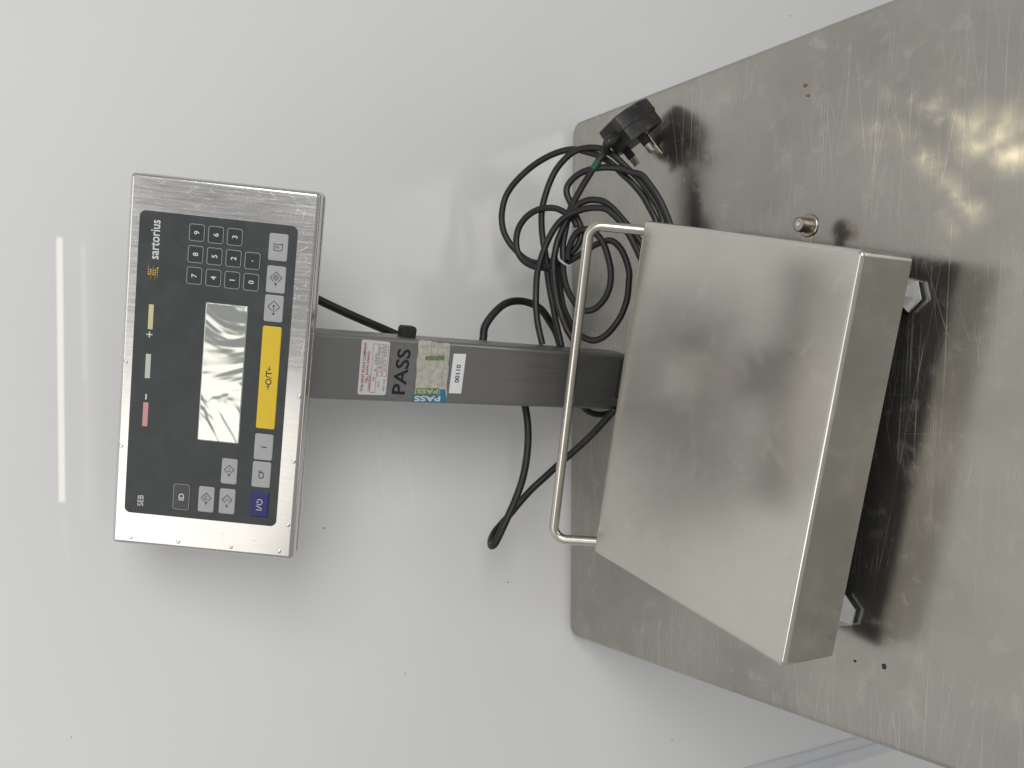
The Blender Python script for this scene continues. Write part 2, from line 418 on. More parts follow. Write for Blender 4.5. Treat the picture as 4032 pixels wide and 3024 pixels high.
def catmull(pts, k):
    P = [Vector(p) for p in pts]; out = []
    for i in range(len(P)-1):
        p0 = P[max(i-1, 0)]; p1 = P[i]; p2 = P[i+1]; p3 = P[min(i+2, len(P)-1)]
        for j in range(k):
            t = j/k
            out.append(.5*((2*p1) + (p2-p0)*t + (2*p0-5*p1+4*p2-p3)*t*t + (3*p1-p0-3*p2+p3)*t**3))
    out.append(P[-1]); return out
_tc = {}
def text_mesh(body, bold=0.):
    if (body, bold) in _tc: return _tc[(body, bold)]
    c = bpy.data.curves.new('t', 'FONT'); c.body = body; c.size = 1; c.resolution_u = 3; c.offset = bold; c.fill_mode = 'FRONT'
    o = bpy.data.objects.new('t', c); COL.objects.link(o)
    dg = bpy.context.evaluated_depsgraph_get(); dg.update()
    me = bpy.data.meshes.new_from_object(o.evaluated_get(dg))
    r = ([tuple(v.co) for v in me.vertices], [list(p.vertices) for p in me.polygons])
    bpy.data.objects.remove(o); bpy.data.curves.remove(c); bpy.data.meshes.remove(me)
    _tc[(body, bold)] = r; return r
def empty(name, mw, label, cat, group=None):
    o = bpy.data.objects.new(name, None); COL.objects.link(o); o.matrix_world = mw; o.empty_display_size = .05
    o['label'] = label; o['category'] = cat
    if group: o['group'] = group
    return o
def arc(r, a0, a1, z0, n=5, sgn=1): return [(r*(1-math.sin(math.radians(a0+(a1-a0)*i/n))), z0 - sgn*0 + r*math.cos(math.radians(a0+(a1-a0)*i/n))) for i in range(n+1)]

# ------------------------------------------------------------------ wall
b = MB(); b.add([(-2.2, .006, -1.1), (2.2, .006, -1.1), (2.2, .006, 1.6), (-2.2, .006, 1.6)], [[0, 1, 2, 3]])
b.add([(-2.2, .05, -1.1), (2.2, .05, -1.1), (2.2, .05, 1.6), (-2.2, .05, 1.6)], [[3, 2, 1, 0]])
wall = b.build('wall', 'wall', smooth=0); wall['kind'] = 'structure'
b = MB()
b.rsolid((0, 0), .034, 2.4, .0015, [(0, -.004), (0, .0015), (.0015, .003)], 0, 3)
b.rsolid((-.004, 0), .012, 2.39, .002, [(0, .002), (0, .0045), (.002, .006)], 0, 3)
b.build('joint_strip', 'trim', wall, frame(Vector((-.507, .006, .36)), Vector((1, 0, 0)), Vector((0, 0, 1)), Vector((0, -1, 0))))

for L in (((1470, 1588), (1482, 1700), (1510, 1945)), ((1577, 1598), (1592, 1720), (1624, 1975)), ((1622, 2002), (1540, 2030), (1440, 2062))):  # thin pale lines on the wall, laid on as flat ribbons
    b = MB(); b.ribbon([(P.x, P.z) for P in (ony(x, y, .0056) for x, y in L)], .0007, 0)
    b.build('pale_line', 'paleline', wall, frame(Vector((0, .0056, 0)), Vector((1, 0, 0)), Vector((0, 0, 1)), Vector((0, -1, 0))), smooth=0)

# ------------------------------------------------------------------ table
XL, XR, YB, YF = -.2804, .3102, 0., -.78
tcx, tcy = (XL+XR)/2, (YB+YF)/2
table = empty('steel_table', Matrix.Translation((tcx, tcy, -.85)), 'scratched stainless steel table standing against the white wall', 'table')
b = MB(); R_ = .0055
prof = [(R_*(1-math.cos(math.radians(90*i/6))) , -R_+R_*math.sin(math.radians(90*i/6))) for i in range(7)]
b.rsolid((0, 0), XR-XL, YB-YF, .0125, [(.004, -.032), (0, -.030)] + prof, 0, 8)
b.build('table_top', 'table', table, Matrix.Translation((0, 0, .85)))
for sx in (-1, 1):
    for sy in (-1, 1):
        b = MB(); b.box(-.016, .016, -.016, .016, 0, .82, 0, .003)
        b.build('leg', 'rail', table, Matrix.Translation((sx*.25, sy*.34, 0)))

# ------------------------------------------------------------------ scale
scale = empty('bench_scale', SC, 'stainless steel bench scale with grey column and tilted keypad terminal on the table', 'scale')
# pan
b = MB(); r = .0040
top = [(r*(1-math.cos(math.radians(90*i/6))), ZT - r + r*math.sin(math.radians(90*i/6))) for i in range(7)]
b.rsolid((0, -PD/2), PW, PD, .0048, [(.0050, ZT-.0055), (.0016, ZT-.006), (.0016, ZT-PH), (0, ZT-PH)] + top, 0, 5)
b.build('weighing_pan', 'pan', scale)
# base frame under the pan
b = MB()
b.box(-.142, .142, -.232, -.022, .026, .070, 0, .003)
b.box(-.024, .018, -.03, .100, .012, .030, 0, .003)
b.box(-.14, -.10, -.20, -.05, .020, .0262, 0, .001)
b.build('base_frame', 'darksteel', scale)
# feet
ft = MB()
ft.lathe((0, 0), [(.0105, 0), (.0113, .0015), (.0113, .003)], 1, 24)
ft.lathe((0, 0), [(.0134, .0028), (.0142, .0040), (.0142, .0056), (.0134, .0070), (.0110, .0095), (.0062, .0185), (.0048, .0215)], 0, 6, ph=.35)
ft.lathe((0, 0), [(.0040, .0210), (.0040, .0300)], 0, 12)
f0 = None
for sx, sy, ph in ((1, -1, .1), (-1, -1, .65), (1, 1, .4), (-1, 1, .2)):
    mw = Matrix.Translation((sx*.1300, -.2285 if sy < 0 else -.03, 0)) @ Matrix.Rotation(ph, 4, 'Z')
    if f0 is None: f0 = ft.build('foot', ['chrome', 'darksteel'], scale, mw, 25)
    else:
        c = f0.copy(); COL.objects.link(c); c.parent = scale; c.matrix_local = mw
# rail behind the pan
def fillet(P, rad, n=8):
    P = [Vector(p) for p in P]; out = [P[0]]
    for i in range(1, len(P)-1):
        d1 = (P[i-1]-P[i]).normalized(); d2 = (P[i+1]-P[i]).normalized(); ang = d1.angle(d2); t = rad/math.tan(ang/2)
        cen = P[i] + (d1+d2).normalized()*(rad/math.sin(ang/2)); a = P[i]+d1*t-cen; c = P[i]+d2*t-cen
        for k in range(n+1): out.append(cen + (a*math.sin((1-k/n)*a.angle(c)) + c*math.sin(k/n*a.angle(c)))/math.sin(a.angle(c)))
    return out + [P[-1]]
def onb(px, py, bb): return SCI @ onplane(px, py, O + AY*bb, AY)
R0, R1, L1, L0 = onb(2524, 906, .004), onb(2322, 886, .033), onb(2176, 2121, .033), onb(2342, 2132, .004)
pts = fillet([R0 + (R0-R1)*.3, R1, L1, L0 + (L0-L1)*.3], .012)
b = MB(); b.tube(pts, .0047, 0, 20, 0)
b.build('guard_rail', 'rail', scale, wn=False)
# spirit level on its tab
lv = MB(); lc = (.1733, -.136)
lv.lathe(lc, [(.0095, .0195), (.0097, .0205), (.0097, .0220), (.0090, .0226)], 0, 32)
lv.lathe(lc, [(.0068, .0220), (.0062, .0235), (.0062, .0338), (.0058, .0345), (.0050, .0345), (.0048, .0335)], 0, 32, cap1=False)
lv.box(.140, .172, -.1415, -.1310, .0198, .0214, 0, .0004)
lev = lv.build('spirit_level', 'bracket', scale)
b = MB(); b.lathe(lc, [(.0048, .0300), (.0048, .0336), (.0040, .0342)], 0, 28); b.lathe((lc[0]-.0003, lc[1]), [(.0021, .0342), (.0019, .0346)], 1, 20)
b.ribbon([(lc[0]+.0026*math.cos(i*math.pi/12), lc[1]+.0026*math.sin(i*math.pi/12)) for i in range(24)], .0004, .03435, 2, True)
b.build('vial', ['vial', 'bubble', 'inkblack'], lev)
# column
b = MB(); cw, cd = .0585, .030
CML = SCI @ CM
out = [(x, z) for x, z in rrect(cw, cd, .0035, 4)]
b.rings([[(x, y, z-cd/2) for x, z in out] for y in (-.064, .335)][::-1], 0)
column = b.build('column', 'column', scale, CML)
# stickers, each in column coordinates
def quad(pts): return pts
def label(name, mats, fn, lab=None):
    b = MB(); fn(b); o = b.build(name, mats, column, smooth=0)
    if lab: o['label'] = lab
    return o
def centre(ps): return (sum(p[0] for p in ps)/len(ps), sum(p[1] for p in ps)/len(ps))
def uv(ps):
    """ps = TL, TR, BR, BL -> function (u right 0..1, v down 0..1) -> point, size, angle"""
    tl, tr, br, bl = [Vector(p) for p in ps]
    f = lambda u, v: tuple((tl*(1-u)+tr*u)*(1-v) + (bl*(1-u)+br*u)*v)
    return f, (tr-tl).length, (bl-tl).length, math.atan2((tr-tl).y, (tr-tl).x)
def slab(b, ps, z, mi=0, r=0.0):
    f, w, h, a = uv(ps)
    if r:
        pts = []
        for x, y in rrect(w, h, r, 4): pts.append(f(.5+x/w, .5-y/h))
    else: pts = [ps[3], ps[2], ps[1], ps[0]]
    n = len(pts)
    b.rings([[(*p, 0.00002) for p in pts], [(*p, z) for p in pts]], mi)
def lab_cal(b):
    ps = [P1(122, 1165), P1(208, 165), P1(722, 212), P1(637, 1180)]; f, w, h, a = uv(ps); z = .00025; zi = z+.00008
    slab(b, ps, z, 0, .0022)
    b.text('THE KENT SCALE COMPANY', f(.51, .135), w*.90, h*.095, zi, 1, .028, a)
    b.text('TEL: 01474 328423', f(.50, .275), w*.58, h*.085, zi, 1, .028, a)
    b.text('CALIBRATED BY', f(.215, .375), w*.30, h*.075, zi, 1, .01, a)
    b.text('DATE', f(.20, .705), w*.11, h*.07, zi, 1, .01, a)
    b.text('NEXT DUE', f(.19, .90), w*.21, h*.07, zi, 1, .01, a)
    for u0, v0, u1, v1 in ((.045, .42, .94, .605), (.355, .645, .94, .775), (.355, .82, .94, .955)):
        b.ribbon([f(u0, v0), f(u1, v0), f(u1, v1), f(u0, v1)], .00035, zi, 1, True)
    b.text('N', f(.30, .52), w*.05, h*.10, zi, 2, -.01, a); b.text('A', f(.46, .54), w*.05, h*.09, zi, 2, -.01, a); b.text('DEAN', f(.67, .54), w*.19, h*.09, zi, 2, -.01, a)
    b.text('14/01/22', f(.66, .71), w*.46, h*.085, zi, 2, -.012, a+.03)
    b.text('JULY 2023', f(.68, .885), w*.46, h*.085, zi, 2, -.005, a+.02)
label('sticker', ['paper', 'inkred', 'inkblack'], lab_cal, 'white calibration sticker with red print and handwritten dates')
def lab_pass(b):
    ps = [P1(645, 1225), P1(790, 225), P1(1250, 262), P1(1112, 1257)]; f, w, h, a = uv(ps)
    slab(b, ps, .0002, 0, .001)
    b.text('PASS', f(.49, .44), w*.83, h*.52, .0003, 1, .02, a)
label('sticker', ['foil', 'inkblack'], lab_pass, 'grey sticker reading PASS in black')
def lab_worn(b):
    ps = [P1(1165, 1180), P1(1240, 180), P1(1805, 250), P1(1735, 1240)]; f, w, h, a = uv(ps); z = .0003; zi = z+.0001
    rnd = random.Random(3); edge = []
    for (u0, v0), (u1, v1) in (((0, 0), (1, 0)), ((1, 0), (1, 1)), ((1, 1), (0, 1)), ((0, 1), (0, 0))):
        for i in range(9):
            t = i/9; j = rnd.uniform(-.02, .02); edge.append(f(u0+(u1-u0)*t+j, v0+(v1-v0)*t+j))
    edge = edge[::-1]
    b.rings([[(*p, 0.00002) for p in edge], [(*p, z) for p in edge]], 0)
    bl = [P1(1120, 1305), P1(1150, 1165), P1(1730, 1075), P1(1700, 1290)]
    b.add([(*P1(1120, 1310), zi), (*P1(1740, 1310), zi), (*P1(1715, 1070), zi), (*P1(1620, 1075), zi), (*P1(1620, 1165), zi), (*P1(1150, 1165), zi)], [[0, 1, 2, 3, 4, 5]], 1)
    b.add([(*P1(1175, 1165), zi), (*P1(1610, 1165), zi), (*P1(1610, 1050), zi), (*P1(1190, 1050), zi)], [[0, 1, 2, 3]], 2)
    b.add([(*P1(1350, 545), zi), (*P1(1700, 550), zi), (*P1(1710, 455), zi), (*P1(1360, 470), zi)], [[0, 1, 2, 3]], 2)
    zz = zi+.0001
    b.text('PASS', P1(1390, 1240), (Vector(P1(1180, 1240))-Vector(P1(1650, 1240))).length, (Vector(P1(1390, 1190))-Vector(P1(1390, 1290))).length, zz, 3, .03, math.pi/2+a-.03)
    b.text('PASS', P1(1395, 1108), (Vector(P1(1215, 1108))-Vector(P1(1590, 1108))).length, (Vector(P1(1390, 1070))-Vector(P1(1390, 1145))).length, zz, 4, .02, math.pi/2+a-.03)
    for pp in (((1395, 210), (1390, 420)), ((1465, 215), (1455, 425)), ((1590, 225), (1585, 430)), ((1650, 225), (1645, 430)), ((1270, 285), (1800, 320)), ((1700, 440), (1650, 1050)), ((1760, 330), (1740, 1060))):
        b.ribbon([P1(*pp[0]), P1(*pp[1])], .0003, zz, 5)
    b.ribbon([P1(1265, 425), P1(1690, 435)], .0003, zz, 5)
label('sticker', ['worn', 'blue', 'green', 'paper', 'baryellow', 'inkgrey'], lab_worn, 'worn grimy sticker with blue and green corner')
def lab_num(b):
    ps = [P1(1783, 1142), P1(1872, 425), P1(2098, 432), P1(2006, 1150)]; f, w, h, a = uv(ps)
    slab(b, ps, .0002, 0)
    b.text('00110', f(.50, .52), w*.455, h*.36, .0003, 1, .02, a)
label('sticker', ['paperbright', 'inkblack'], lab_num, 'small white sticker reading 00110')
# thumb knob at the side of the column
kp = CMI @ onplane(1604, 1300, CO-COLN*.018, COLN)
b = MB(); b.rsolid((0, 0), .0145, .012, .002, [(.001, -.004), (0, -.003), (0, .0065), (.0015, .0085)], 0, 3)
b.build('clamp_knob', 'darksteel', scale, CML @ frame(Vector((cw/2+.001, kp.y, -.018)), Vector((0, 1, 0)), Vector((0, 0, 1)), Vector((1, 0, 0))))

# terminal
TML = SCI @ TM
b = MB(); r = .0035; dep = .014
topp = [(r*(1-math.cos(math.radians(90*i/6))), -r + r*math.sin(math.radians(90*i/6))) for i in range(7)]
b.rsolid((0, 0), TW, TH, .0038, [(.003, -dep), (.0006, -dep), (0, -dep+.0006)] + topp, 0, 6)
b.rsolid((0, 0), TW, TH, .005, [(.012, -.050), (.008, -.054+.006), (.0035, -.0165), (.0035, -dep+.0002)][0:4], 1, 6)
b.rsolid((0, 0), TW, TH, .005, [(0, -.0235), (-.0006, -.0225), (-.0006, -.0165), (0, -.0155)], 0, 6)
# weld dimples
for q in (F3(280, 1270), F3(740, 1310), F3(1250, 1362), F3(1718, 1405), F3(1860, 535), F3(1805, 1150), F2(1912, 1132), F2(235, 795), F3(190, 380)):
    b.lathe(q, [(.0018, -.0001), (.0014, .0002), (.0008, .0004)], 0, 14)
term = b.build('terminal', ['shell', 'darksteel'], scale, TML)
b = MB(); b.box(-.026, .026, -.012, .045, -.072, -.046, 0, .003)
b.build('mounting_bracket', 'column', scale, TML)
ZP = .00035
pc = [F3(222, 1022), F1(372, 548), F1(1900, 722), F3(1690, 1162)]
cxp, cyp = centre(pc); pw = ((pc[1][0]-pc[0][0])+(pc[2][0]-pc[3][0]))/2; ph_ = ((pc[0][1]-pc[3][1])+(pc[1][1]-pc[2][1]))/2
b = MB(); b.rsolid((cxp, cyp), pw, ph_, .0048, [(0, 0.00005), (0, ZP-.00008), (.0002, ZP)], 0, 6)
b.build('key_panel', 'overlay', term)
def rect_px(f, X, Y, hx, hy):
    c = f(X, Y); l = f(X, Y+hy); rr = f(X, Y-hy); t = f(X-hx, Y); d = f(X+hx, Y)
    return c, rr[0]-l[0], t[1]-d[1]
def key(f, X, Y, hx, hy, m, legend=None, outline=None, ink='inkblack', rad=.0016, hgt=.0007):
    c, w, h = rect_px(f, X, Y, hx, hy); b = MB()
    b.rsolid(c, w, h, rad, [(0, ZP-.0001), (.0001, ZP+hgt*.6), (.0005, ZP+hgt*.95), (.0011, ZP+hgt)], 0, 4)
    z = ZP+hgt+.00012
    if outline:
        b.ribbon([(c[0]+x, c[1]+y) for x, y in rrect(w-.0003, h-.0003, rad, 4)], .00045, z, 2, True)
    if legend: legend(b, c, w, h, z)
    return b.build('key', [m, ink, outline or 'inkgrey'], term, smooth=30)
def T(s, kh, bold=.012, kw=None): return lambda b, c, w, h, z: b.text(s, c, (w*kw if kw else 0), h*kh, z, 1, bold)
LW = .00052
def diamond(b, c, d, z, op=.35):
    x, y = c; b.ribbon([(x-d+op*d, y-op*d), (x, y-d), (x+d, y), (x, y+d), (x-d+op*d, y+op*d)], LW, z, 1)
def arrow(b, x0, x1, y, z, hd=.0011, both=False):
    s_ = 1 if x1 > x0 else -1
    b.ribbon([(x0, y), (x1, y)], LW, z, 1); b.ribbon([(x1-s_*hd, y+hd), (x1, y), (x1-s_*hd, y-hd)], LW, z+.00002, 1)
    if both: b.ribbon([(x0+s_*hd, y+hd), (x0, y), (x0+s_*hd, y-hd)], LW, z+.00002, 1)
def icon(txt=None, mode='in', target=False):
    def g(b, c, w, h, z):
        d = h*.31; dc = (c[0]+w*.06, c[1]); diamond(b, dc, d, z)
        if mode == 'in': arrow(b, dc[0]-d-.0019, dc[0]-d+.0007, c[1], z)
        elif mode == 'out': arrow(b, dc[0]-d+.0007, dc[0]-d-.0019, c[1], z)
        else: arrow(b, dc[0]-d-.0016, dc[0]+d*.3, c[1], z, both=True)
        if txt: b.text(txt, (dc[0]+.0001, dc[1]), 0, d*.62, z, 1)
        if target:
            rr = d*.38; b.ribbon([(dc[0]+rr*math.cos(i*math.pi/8), dc[1]+rr*math.sin(i*math.pi/8)) for i in range(16)], LW*.8, z, 1, True)
            b.ribbon([(dc[0]-rr*1.4, dc[1]), (dc[0]+rr*1.4, dc[1])], LW*.7, z, 1); b.ribbon([(dc[0], dc[1]-rr*1.4), (dc[0], dc[1]+rr*1.4)], LW*.7, z, 1)
    return g
def page(b, c, w, h, z):
    u = h*.22; x, y = c
    b.ribbon([(x-u*.8, y+u), (x+u*.7, y+u), (x+u*.6, y-u*.4), (x+u*.9, y-u), (x-u*.6, y-u), (x-u*.9, y-u*.4)], LW, z, 1, True)
    b.ribbon([(x-u*.4, y+u*.45), (x+u*.3, y+u*.45)], LW, z, 1); b.ribbon([(x-u*.4, y+u*.0), (x+u*.25, y+u*.0)], LW, z, 1)
def power(b, c, w, h, z):
    u = h*.16; x, y = c
    b.ribbon([(x-u*1.9, y+u), (x-u*1.9, y-u)], LW, z, 1); b.ribbon([(x-u*1.4, y-u), (x-u*.5, y+u)], LW, z, 1)
    b.ribbon([(x+u*.8+u*math.sin(math.radians(a))*.95, y+u*math.cos(math.radians(a))*.95) for a in range(40, 321, 20)], LW, z, 1)
    b.ribbon([(x+u*.8, y+u*.1), (x+u*.8, y+u*1.15)], LW, z, 1)
def tare(b, c, w, h, z):
    x, y = c; b.text('O/T', c, 0, h*.33, z, 1, .012)
    arrow(b, x-.0096, x-.0062, y, z, .0013); arrow(b, x+.0096, x+.0062, y, z, .0013)
for ch, X, Y in (('9', 926, 777), ('8', 913, 986), ('7', 900, 1193), ('6', 1110, 799), ('5', 1097, 1007), ('4', 1085, 1215), ('3', 1293, 820), ('2', 1280, 1027), ('1', 1267, 1236), ('0', 1450, 1256)):
    key(F1, X, Y, 74, 83, 'keydark', T(ch, .36), 'inkgrey', 'inkwhite', .0017, .0006)
key(F1, 1463, 1050, 74, 83, 'keydark', lambda b, c, w, h, z: b.disc(c, .0005, z, 1), 'inkgrey', 'inkwhite', .0017, .0006)
key(F3, 775, 873, 78, 123, 'keydark', T('ID', .34), 'inkgrey', 'inkwhite', .0017, .0006)
key(F1, 1712, 918, 93, 133, 'keygrey', page)
key(F1, 1690, 1230, 93, 132, 'keygrey', icon(None, 'in', True))
key(F1, 1668, 1510, 92, 131, 'keygrey', icon(None, 'both'))
key(F2, 1620, 953, 92, 499, 'keyyellow', tare)
key(F3, 1570, 392, 90, 127, 'keygrey', T('i', .34))
key(F3, 1548, 658, 90, 125, 'keygrey', T('CF', .30))
key(F3, 1528, 946, 90, 124, 'keyblue', power, None, 'inkwhite')
key(F3, 1238, 627, 77, 123, 'keygrey', icon('\u03a3+', 'in'))
key(F3, 1015, 898, 77, 124, 'keygrey', icon('PT', 'in'))
key(F3, 1217, 917, 77, 122, 'keygrey', icon('\u03a3', 'out'))
# lcd window with raised bezel edge
lc4 = [F2(928, 1553), F2(1012, 212), F2(1420, 265), F2(1334, 1592)]
lcx, lcy = centre(lc4); lw = ((lc4[1][0]-lc4[0][0])+(lc4[2][0]-lc4[3][0]))/2; lh = ((lc4[0][1]-lc4[3][1])+(lc4[1][1]-lc4[2][1]))/2
b = MB(); b.rsolid((lcx, lcy), lw, lh, .0014, [(0, ZP-.0001), (.0001, ZP+.0003), (.0006, ZP+.0007), (.0010, ZP+.0008)], 0, 5)
b.build('display_window', 'lcd', term)
for X, Y, hx, hy, m in ((478, 362, 24, 121, 'baryellow'), (450, 838, 25, 118, 'barwhite'), (425, 1305, 25, 116, 'barred')):
    c, w, h = rect_px(F2, X, Y, hx, hy); b = MB(); b.rsolid(c, w, h, .0003, [(0, ZP-.0001), (0, ZP+.0001), (.0001, ZP+.00018)], 0, 2); b.build('indicator_bar', m, term)
ZI = ZP+.00012
b = MB()
p0, p1 = F1(515, 1032), F1(525, 652); pt = F1(470, 840); pb = F1(560, 840); c0 = centre([p0, p1])
b.text('sartorius', (c0[0], c0[1]), abs(p1[0]-p0[0]), abs(pt[1]-pb[1])*.98, ZI, 0, .012)
b.build('brand_lettering', 'inkwhite', term, smooth=0)
b = MB()
for i, row in enumerate((((458, 1175, 9), (455, 1155, 7), (457, 1133, 7), (457, 1110, 5), (459, 1090, 3)),
                         ((475, 1222, 4), (477, 1200, 4), (476, 1175, 7), (478, 1155, 8), (478, 1135, 8)),
                         ((498, 1180, 8), (500, 1158, 7), (501, 1136, 7), (503, 1115, 4), (503, 1095, 3)),
                         ((518, 1225, 4), (519, 1205, 4), (520, 1183, 7), (521, 1161, 8), (522, 1139, 8)),
                         ((540, 1207, 4), (541, 1186, 5), (542, 1164, 6), (543, 1143, 7), (545, 1120, 9)))):
    for X, Y, r_ in row: b.disc(F1(X, Y), r_*.000081*1.1, ZI, 0, 8)
b.build('dotted_emblem', 'gold', term, smooth=0)
b = MB()
p0, p1 = F3(378, 962), F3(378, 857); pt = F3(350, 905); pb = F3(406, 905)
b.text('SEB', F3(378, 909), abs(p1[0]-p0[0]), abs(pt[1]-pb[1]), ZI, 0)
b.build('panel_lettering', 'inkwhite', term, smooth=0); b = MB()
c = F2(465, 533); b.ribbon([(c[0]-.0024, c[1]), (c[0]+.0024, c[1])], .0008, ZI, 0); b.ribbon([(c[0], c[1]-.0024), (c[0], c[1]+.0024)], .0008, ZI+.00003, 0)
b.build('plus_mark', 'inkwhite', term, smooth=0); b = MB()
c = F2(432, 1135); b.ribbon([(c[0]-.0022, c[1]), (c[0]+.0022, c[1])], .0011, ZI, 0)
b.build('minus_mark', 'inkwhite', term, smooth=0)

# ------------------------------------------------------------------ cables
A_ = lambda X, Y: (2050+X*.33153, 700+Y*.33153)
B_ = lambda X, Y: (1900+X*.33153, 500+Y*.33153)
C_ = lambda X, Y: (2000+X*.2712, 1000+Y*.2712)
RC = .0033
LN = Vector((0, -.8, 1)).normalized()            # the coil leans back towards the wall
LP = Vector((0, -.19, .010))
def lean(p, off=0.):
    P = onplane(p[0], p[1], LP + LN*off, LN)
    if P.z < RC+.0003: P = onz(p[0], p[1], RC+.0003)
    if P.y > -.002-RC: P = ony(p[0], p[1], -.002-RC)
    return P
def path(fn_pts, off): return [lean(f(X, Y), off) for f, L in fn_pts for X, Y in L]
power_cord = empty('power_cord', Matrix.Translation((.2, -.1, 0)), 'coiled black mains cord with three-pin plug behind the weighing pan', 'power cord')
PI_ = Matrix.Translation((-.2, .1, 0))
b = MB()
b.tube(path([(A_, [(1610, 560)]), (B_, [(2110, 1270), (2050, 1090), (1980, 950), (1890, 800), (1760, 650), (1659, 560), (1560, 460), (1400, 350), (1250, 300), (1100, 265), (950, 285), (780, 350), (600, 460), (440, 600), (330, 730), (260, 870), (228, 1050), (245, 1220), (310, 1360), (400, 1470), (500, 1560), (620, 1610), (760, 1600), (900, 1575)])][1:], 0.), RC)
b.tube(path([(A_, [(1700, 680), (1690, 540), (1655, 400), (1560, 240), (1420, 40)]), (B_, [(1760, 530), (1659, 430), (1560, 340), (1430, 265), (1300, 245), (1170, 260), (1060, 310), (950, 410), (860, 530), (790, 680), (740, 830), (710, 960), (700, 1080), (705, 1230), (720, 1360), (745, 1500), (760, 1600)]), (A_, [(320, 1150), (350, 1350), (390, 1550)]), (C_, [(690, 950), (735, 1150), (775, 1330)])], .004), RC)
b.tube(path([(A_, [(1790, 680), (1775, 560), (1720, 410), (1640, 240), (1540, 90), (1440, -30)]), (B_, [(1780, 540), (1659, 500), (1560, 485), (1440, 480), (1300, 500), (1180, 540), (1080, 610), (1010, 700), (1000, 790), (1040, 890), (1100, 1040), (1160, 1170), (1170, 1290), (1120, 1420), (1020, 1520), (900, 1600), (760, 1660), (620, 1660), (500, 1600), (425, 1500), (400, 1380), (412, 1260), (450, 1160), (530, 1060), (640, 990), (760, 962), (880, 970), (990, 1025), (1080, 1100), (1120, 1180)])], .009), RC)
b.tube(path([(B_, [(1440, 320), (1370, 410), (1280, 550), (1200, 680), (1100, 860), (1040, 980), (1010, 1100), (980, 1250), (955, 1400), (955, 1550)]), (A_, [(503, 960), (505, 1080), (520, 1200), (560, 1340), (620, 1450), (700, 1550), (800, 1580), (900, 1540), (1000, 1430), (1060, 1280), (1070, 1100), (1040, 950), (1000, 820), (930, 700), (850, 630), (780, 610), (680, 640), (620, 720), (580, 820), (560, 900), (560, 980)])], .013), RC)
b.tube(path([(A_, [(1560, 1050), (1440, 790), (1330, 640), (1200, 480), (1080, 350), (980, 280), (880, 262), (800, 267), (700, 310), (630, 380), (560, 480), (500, 600), (440, 750), (410, 880), (390, 1000), (395, 1150)]), (C_, [(680, 450), (720, 700), (780, 900), (850, 1080), (920, 1200), (990, 1320)])], .017), RC)
b.tube(path([(A_, [(1480, 1080), (1400, 900), (1300, 700), (1180, 520), (1080, 420), (1000, 368), (880, 355), (760, 370), (640, 410), (540, 460), (440, 550), (350, 690), (280, 850), (225, 1020), (195, 1150), (185, 1300)]), (C_, [(405, 700), (415, 860), (440, 1050), (500, 1310)])], .021), RC)
b.tube(path([(A_, [(240, 1060), (340, 1085), (440, 1055), (560, 1000), (680, 930), (800, 850), (900, 790), (1040, 745), (1120, 770), (1200, 860), (1260, 1000), (1290, 1130)]), (C_, [(1755, 400), (1730, 650), (1640, 900), (1500, 1100), (1370, 1215), (1230, 1255), (1080, 1200), (960, 1090), (880, 950), (800, 750), (760, 500), (745, 250), (740, 60)])], .006), RC)
cord = b.build('cable', 'cable', power_cord, PI_)
b = MB(); tp = [lean(A_(455, 930), .025), lean(A_(462, 970), .026), lean(A_(520, 1020), .026), lean(A_(585, 1055), .022)]
b.tube(tp, .0011, 0, 6, 4); b.build('cable_tie', 'clear', power_cord, PI_)
b = MB(); b.tube([lean(B_(1375, 405), .013), lean(B_(1345, 455), .013), lean(B_(1315, 500), .013)], .0038, 0, 12, 5); b.build('tape_wrap', 'greentape', power_cord, PI_)
# plug
pv = (RGT*-.80 - UPV*.60).normalized()
ev = (RGT*.54 - UPV*.54 + FWD*.64); ev = (ev - pv*ev.dot(pv)).normalized()
lvv = pv.cross(ev)
if lvv.dot(FWD) > 0: lvv = -lvv
dP = .93
Lb = CAM + ray(2200+1330*.2411, 300+985*.2411)*dP    # root of the live pin
pm = Lb - lvv*.0111                                # middle between live and neutral
def tune(t): return CAM + ray(2200+1330*.2411, 300+985*.2411)*t - lvv*.0111
# slide along the sight line until the longest pin clears the table by a centimetre
tt = dP
for i in range(400):
    q = tune(tt); low = min((q + ev*.0222 + pv*.023).z, (q + lvv*.011 + pv*.018).z, (q + ev*.033 + lvv*.02).z)
    if low < .002: break
    tt += .001
pm = tune(tt)
zax = pv; xax = lvv; yax = zax.cross(xax)
sgn = 1 if yax.dot(ev) > 0 else -1
PM = frame(pm, xax*1.1, yax*1.1, zax*1.1)
b = MB()
def hull(k, sx=1., base=False):
    s_ = sgn
    pts = [(-.0245, .0095), (-.0225, .0265), (-.018, .0305), (.018, .0305), (.0225, .0265), (.0245, .0095), (.0205, -.0060), (.0120, -.0165), (-.0120, -.0165), (-.0205, -.0060)]
    P = [(x*k, (y-.008)*k+.008) for x, y in pts]
    P = [(x, y*s_) for x, y in P]
    if s_ > 0: P = P[::-1]
    return P
rg = lambda k, z: [(x, y, z) for x, y in hull(k)]
b.rings([rg(.94, -.0265), rg(.985, -.0255), rg(1.0, -.0135), rg(.985, -.0125)], 0)
b.rings([rg(.955, -.0128), rg(.955, -.0012), rg(.93, 0)], 0)
plug = b.build('plug', 'plug', power_cord, PI_ @ PM, 30)
e_ = sgn
b = MB(); b.box(-.0040, .0040, e_*.0222-.0020, e_*.0222+.0020, 0, .0227, 0, .0006); b.build('pin', 'brass', plug)
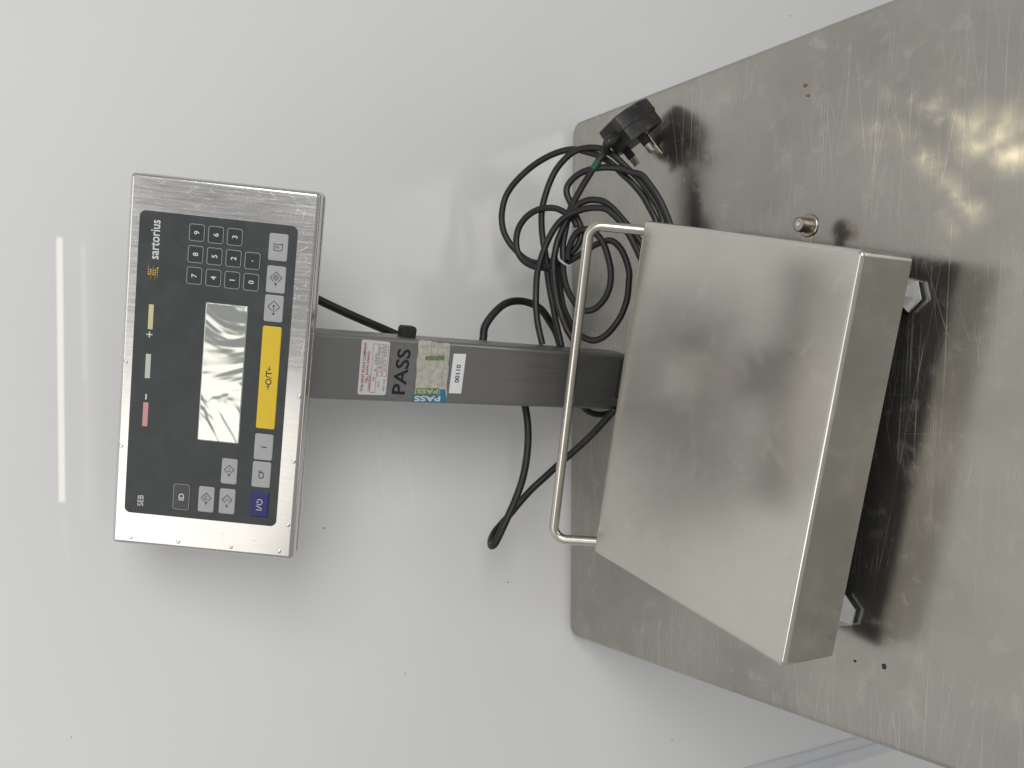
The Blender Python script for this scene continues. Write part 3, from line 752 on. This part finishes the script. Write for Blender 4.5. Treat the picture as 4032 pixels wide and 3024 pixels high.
for sx in (-1, 1):
    b = MB(); b.box(sx*.0111-.0032, sx*.0111+.0032, -.0020, .0020, .009, .0177, 0, .0006); b.box(sx*.0111-.0033, sx*.0111+.0033, -.0021, .0021, 0, .0092, 1); b.build('pin', ['brass', 'inkblack'], plug)
b = MB(); g0 = PM @ Vector((0, e_*-.014, -.012)); g1 = PM @ Vector((0, e_*-.028, -.012)); g2 = lean(B_(1440, 320), .013); g3 = lean(B_(1370, 410), .013)
b.tube([g0, g1, (g1+g2)/2, g2, g3], lambda t: .0065-.0028*min(1, t*1.6), 0, 12, 6)
b.build('strain_relief', 'plug', power_cord, PI_)

# signal cable of the scale
b = MB()
def yp(L): return [ony(x, y, d) for x, y, d in L]
E_ = lambda X, Y: (1800+X*.42194, 1600+Y*.42194)
b.tube(yp([(1180, 1140, -.085), (1257, 1182, -.08), (1390, 1244, -.077), (1525, 1302, -.074), (1600, 1335, -.072), (1700, 1370, -.07)]), .0040, 0, 12)
b.tube(yp([(1880, 1420, -.07), (1895, 1370, -.07), (1903, 1330, -.07), (1909, 1287, -.07), (1941, 1238, -.07), (1986, 1198, -.068), (2035, 1185, -.065), (2085, 1193, -.065), (2130, 1218, -.07), (2162, 1262, -.068), (2190, 1310, -.07), (2210, 1370, -.072), (2240, 1440, -.075)]), .0040, 0, 12)
L = [(610, -120), (640, 30), (657, 150), (662, 300), (650, 470), (610, 680), (540, 880), (460, 1060), (395, 1200), (350, 1285), (318, 1300), (318, 1245), (350, 1175), (420, 1090), (500, 1000), (590, 890), (700, 770), (820, 660), (950, 540), (1100, 410), (1250, 270), (1380, 130), (1480, 20)]
dd = [-.078, -.08, -.083, -.085, -.087, -.088, -.088, -.087, -.084, -.08, -.068, -.055, -.045, -.04, -.04, -.042, -.048, -.055, -.065, -.078, -.094, -.110, -.122]
b.tube([ony(*E_(*p), d) for p, d in zip(L, dd)], .0037, 0, 12)
b.tube(yp([(2285, 1590, -.075), (2320, 1622, -.076), (2365, 1632, -.078), (2410, 1622, -.082), (2440, 1600, -.086)]), .0034, 0, 10)
sig = b.build('signal_cable', 'cable', scale, SCI)

# ------------------------------------------------------------------ crumbs on the table
def crumb(px, py, s, m, lab, cat, seed):
    rnd = random.Random(seed); P = onz(px, py, 0); b = MB()
    n = 9; rr = [rnd.uniform(.6, 1.1) for _ in range(n)]
    b.rings([[(s*rr[i]*k*math.cos(6.283*i/n), s*1.0*rr[i]*k*math.sin(6.283*i/n), z) for i in range(n)] for k, z in ((1, 0), (.9, s*.35), (.45, s*.6))], 0)
    o = b.build('crumb', m, None, smooth=60); o.location = (P.x, P.y, .0002); o['label'] = lab; o['category'] = cat
crumb(3367, 2603, .0013, 'inkblack', 'tiny round black speck beside the front left corner of the pan', 'crumb', 1)
crumb(3481, 2625, .0022, 'inkblack', 'larger ragged black crumb near the front left corner of the pan', 'crumb', 2)
crumb(3171, 335, .0022, 'rust', 'long brown rust flake on bare steel beyond the spirit level', 'flake', 3)
crumb(3180, 376, .0019, 'rust', 'small orange rust flake next to the longer brown flake', 'flake', 4)
